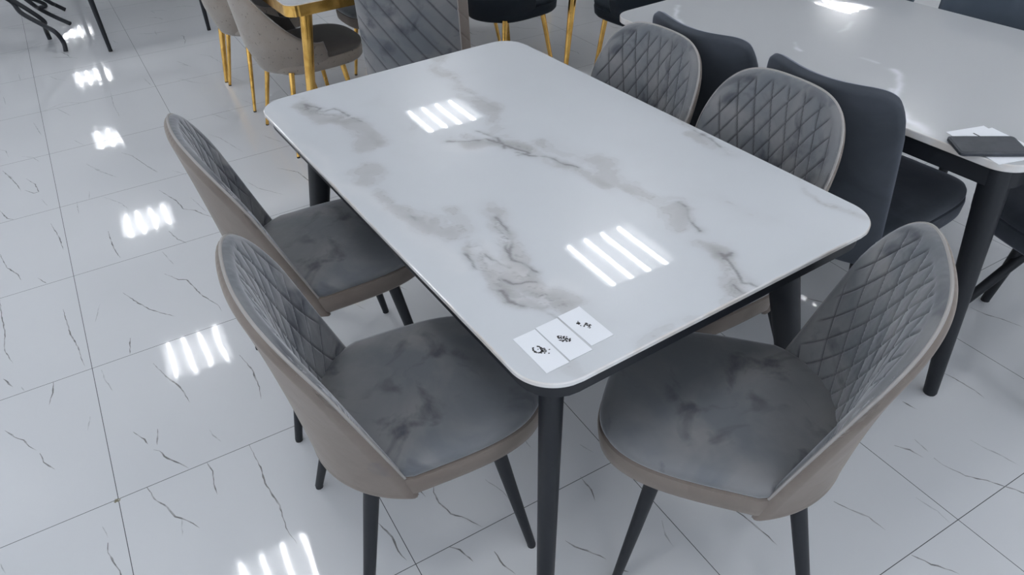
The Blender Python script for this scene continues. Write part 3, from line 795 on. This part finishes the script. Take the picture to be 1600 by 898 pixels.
metal_chair(c1, [
  [uz(103, 80, .01), uz(99, 66, .06), uz(86, 50, .13), uz(65, 38, .17), uz(33, 20, .24), uz(14, 0, .31), tw(4.30, 1.08, .45)],
  [uz(78, 61, .01), uz(73, 50, .06), uz(69, 40, .12), uz(60, 26, .2), tw(4.52, 1.08, .45)],
  [tw(4.24, 1.50, .01), tw(4.26, 1.46, .1), tw(4.32, 1.34, .45)], [tw(4.60, 1.50, .01), tw(4.58, 1.46, .1), tw(4.52, 1.34, .45)]],
  'chair on bent black metal legs at the top left, the nearer', tw(4.42, 1.22), (0, -1))
c2 = tw(5.12, 1.18)
metal_chair(c2, [
  [uz(110, 37, .01), uz(85, 26, .06), uz(60, 13, .14), uz(42, 0, .22), tw(5.02, 1.06, .45)],
  [uz(102, 15, .01), uz(85, 7, .06), uz(70, -1, .12), tw(5.22, 1.06, .45)],
  [uz(62, 12, .01), uz(60, 2, .07), tw(5.02, 1.30, .45)], [tw(5.32, 1.46, .01), tw(5.22, 1.30, .45)]],
  'chair on black metal legs at the top left, further back', tw(5.12, 1.18), (0, -1))

# ------------------------------------------------------------------ things on the tables
def card(x0, x1, y0, y1, rot, marks, label, cat='card', group=None, name='price_card', zz=.7506, curl=.0):
    t = empty(name, tw((x0+x1)/2, (y0+y1)/2, zz), TA+rot, label, cat, group)
    hx, hy = abs(x1-x0)/2, abs(y1-y0)/2
    box('sheet', -hx, hx, -hy, hy, 0, .0006, M['paper'], t)
    vs, fs = [], []
    for (a, b, w, h) in marks: box_geo(a-w/2, a+w/2, b-h/2, b+h/2, .0006, .0008, vs, fs)
    if marks: mesh('print', vs, fs, M['ink'], t, False)
    return t
rr = random.Random(11)
def scrib(kind):
    out = []
    def blob(cx, cy, n, sx, sy): 
        for k in range(n): out.append((cx+rr.gauss(0, sx), cy+rr.gauss(0, sy), rr.uniform(.0015, .0032), rr.uniform(.0015, .003)))
    if kind == 0:
        for k in range(26):
            a = .5+k/26*1.7*PI; out.append((.005+.009*math.cos(a)+rr.uniform(-.001, .001), .003+.007*math.sin(a)+rr.uniform(-.001, .001), .0026, .0026))
        blob(-.006, -.005, 26, .0045, .0038)
    elif kind == 1: blob(.004, .002, 26, .005, .004); blob(-.006, -.004, 20, .0035, .003)
    else: blob(.012, .005, 14, .002, .002); blob(.0, -.003, 24, .006, .0028)
    return out
card(-.581, -.686, .357, .404, -.01, scrib(0), 'white printed card on marble table, the one nearest the table corner', 'card', 'printed cards on the marble table')
card(-.579, -.684, .306, .354, .0, scrib(1), 'white printed card on marble table, middle of the row of three', 'card', 'printed cards on the marble table')
card(-.576, -.675, .252, .302, .01, scrib(2), 'white printed card on marble table, third one, farthest from the corner', 'card', 'printed cards on the marble table')
# papers and phone on the white table
p0, p1, p2_ = [Vector((*tl(*q), 0)) for q in ((1537, 197), (1503, 214), (1598, 232))]
e1 = (p2_-p0).normalized(); e2 = Vector((-e1.y, e1.x, 0)); e2 = e2 if e2.dot(p1-p0) > 0 else -e2
cc = p0+e1*.09+e2*.055
card(cc.x-.09, cc.x+.09, cc.y-.055, cc.y+.055, math.atan2(e1.y, e1.x), [], 'white sheet of paper lying under the dark phone on the white table', 'paper', None, 'paper_sheet', .7506)
q0 = Vector((*tl(1556, 201), 0)); c2_ = q0+e1*.06+e2*.045
card(c2_.x-.06, c2_.x+.06, c2_.y-.045, c2_.y+.045, math.atan2(e1.y, e1.x)+.12, [(-.045, -.02, .022, .004)], 'small white slip on top of the sheet, peeking out behind the dark phone', 'paper', None, 'paper_slip', .7513)
pa, pb, pd = (-.584, -.873), (-.680, -.997), (-.654, -.815)
pc = ((pb[0]+pd[0])/2, (pb[1]+pd[1])/2); ang = math.atan2(pb[1]-pa[1], pb[0]-pa[0])
ph = empty('phone', tw(pc[0], pc[1], .7524), TA+ang, 'dark smartphone lying on papers at the corner of the white table', 'phone')
loft([rrect(.0785-i, .0455-i, .010, z) for i, z in ((.0015, 0), (0, .0012), (0, .0080), (.0015, .0092))], 'case', M['phone'], ph)
loft([rrect(.074, .041, .008, z) for z in (.0092, .0098)], 'back_panel', M['phone'], ph)

# ------------------------------------------------------------------ world + view
w = bpy.data.worlds.new('world'); sc.world = w; w.use_nodes = True
bg = w.node_tree.nodes['Background']; bg.inputs['Color'].default_value = (.80, .88, 1, 1); bg.inputs['Strength'].default_value = 1.5
sc.view_settings.view_transform = 'Standard'; sc.view_settings.look = 'None'
sc.view_settings.gamma = 1; sc.view_settings.use_curve_mapping = False; sc.view_settings.exposure = .22
sc.cycles.use_denoising = True
sc.cycles.max_bounces = 8
sc.cycles.sample_clamp_indirect = 8
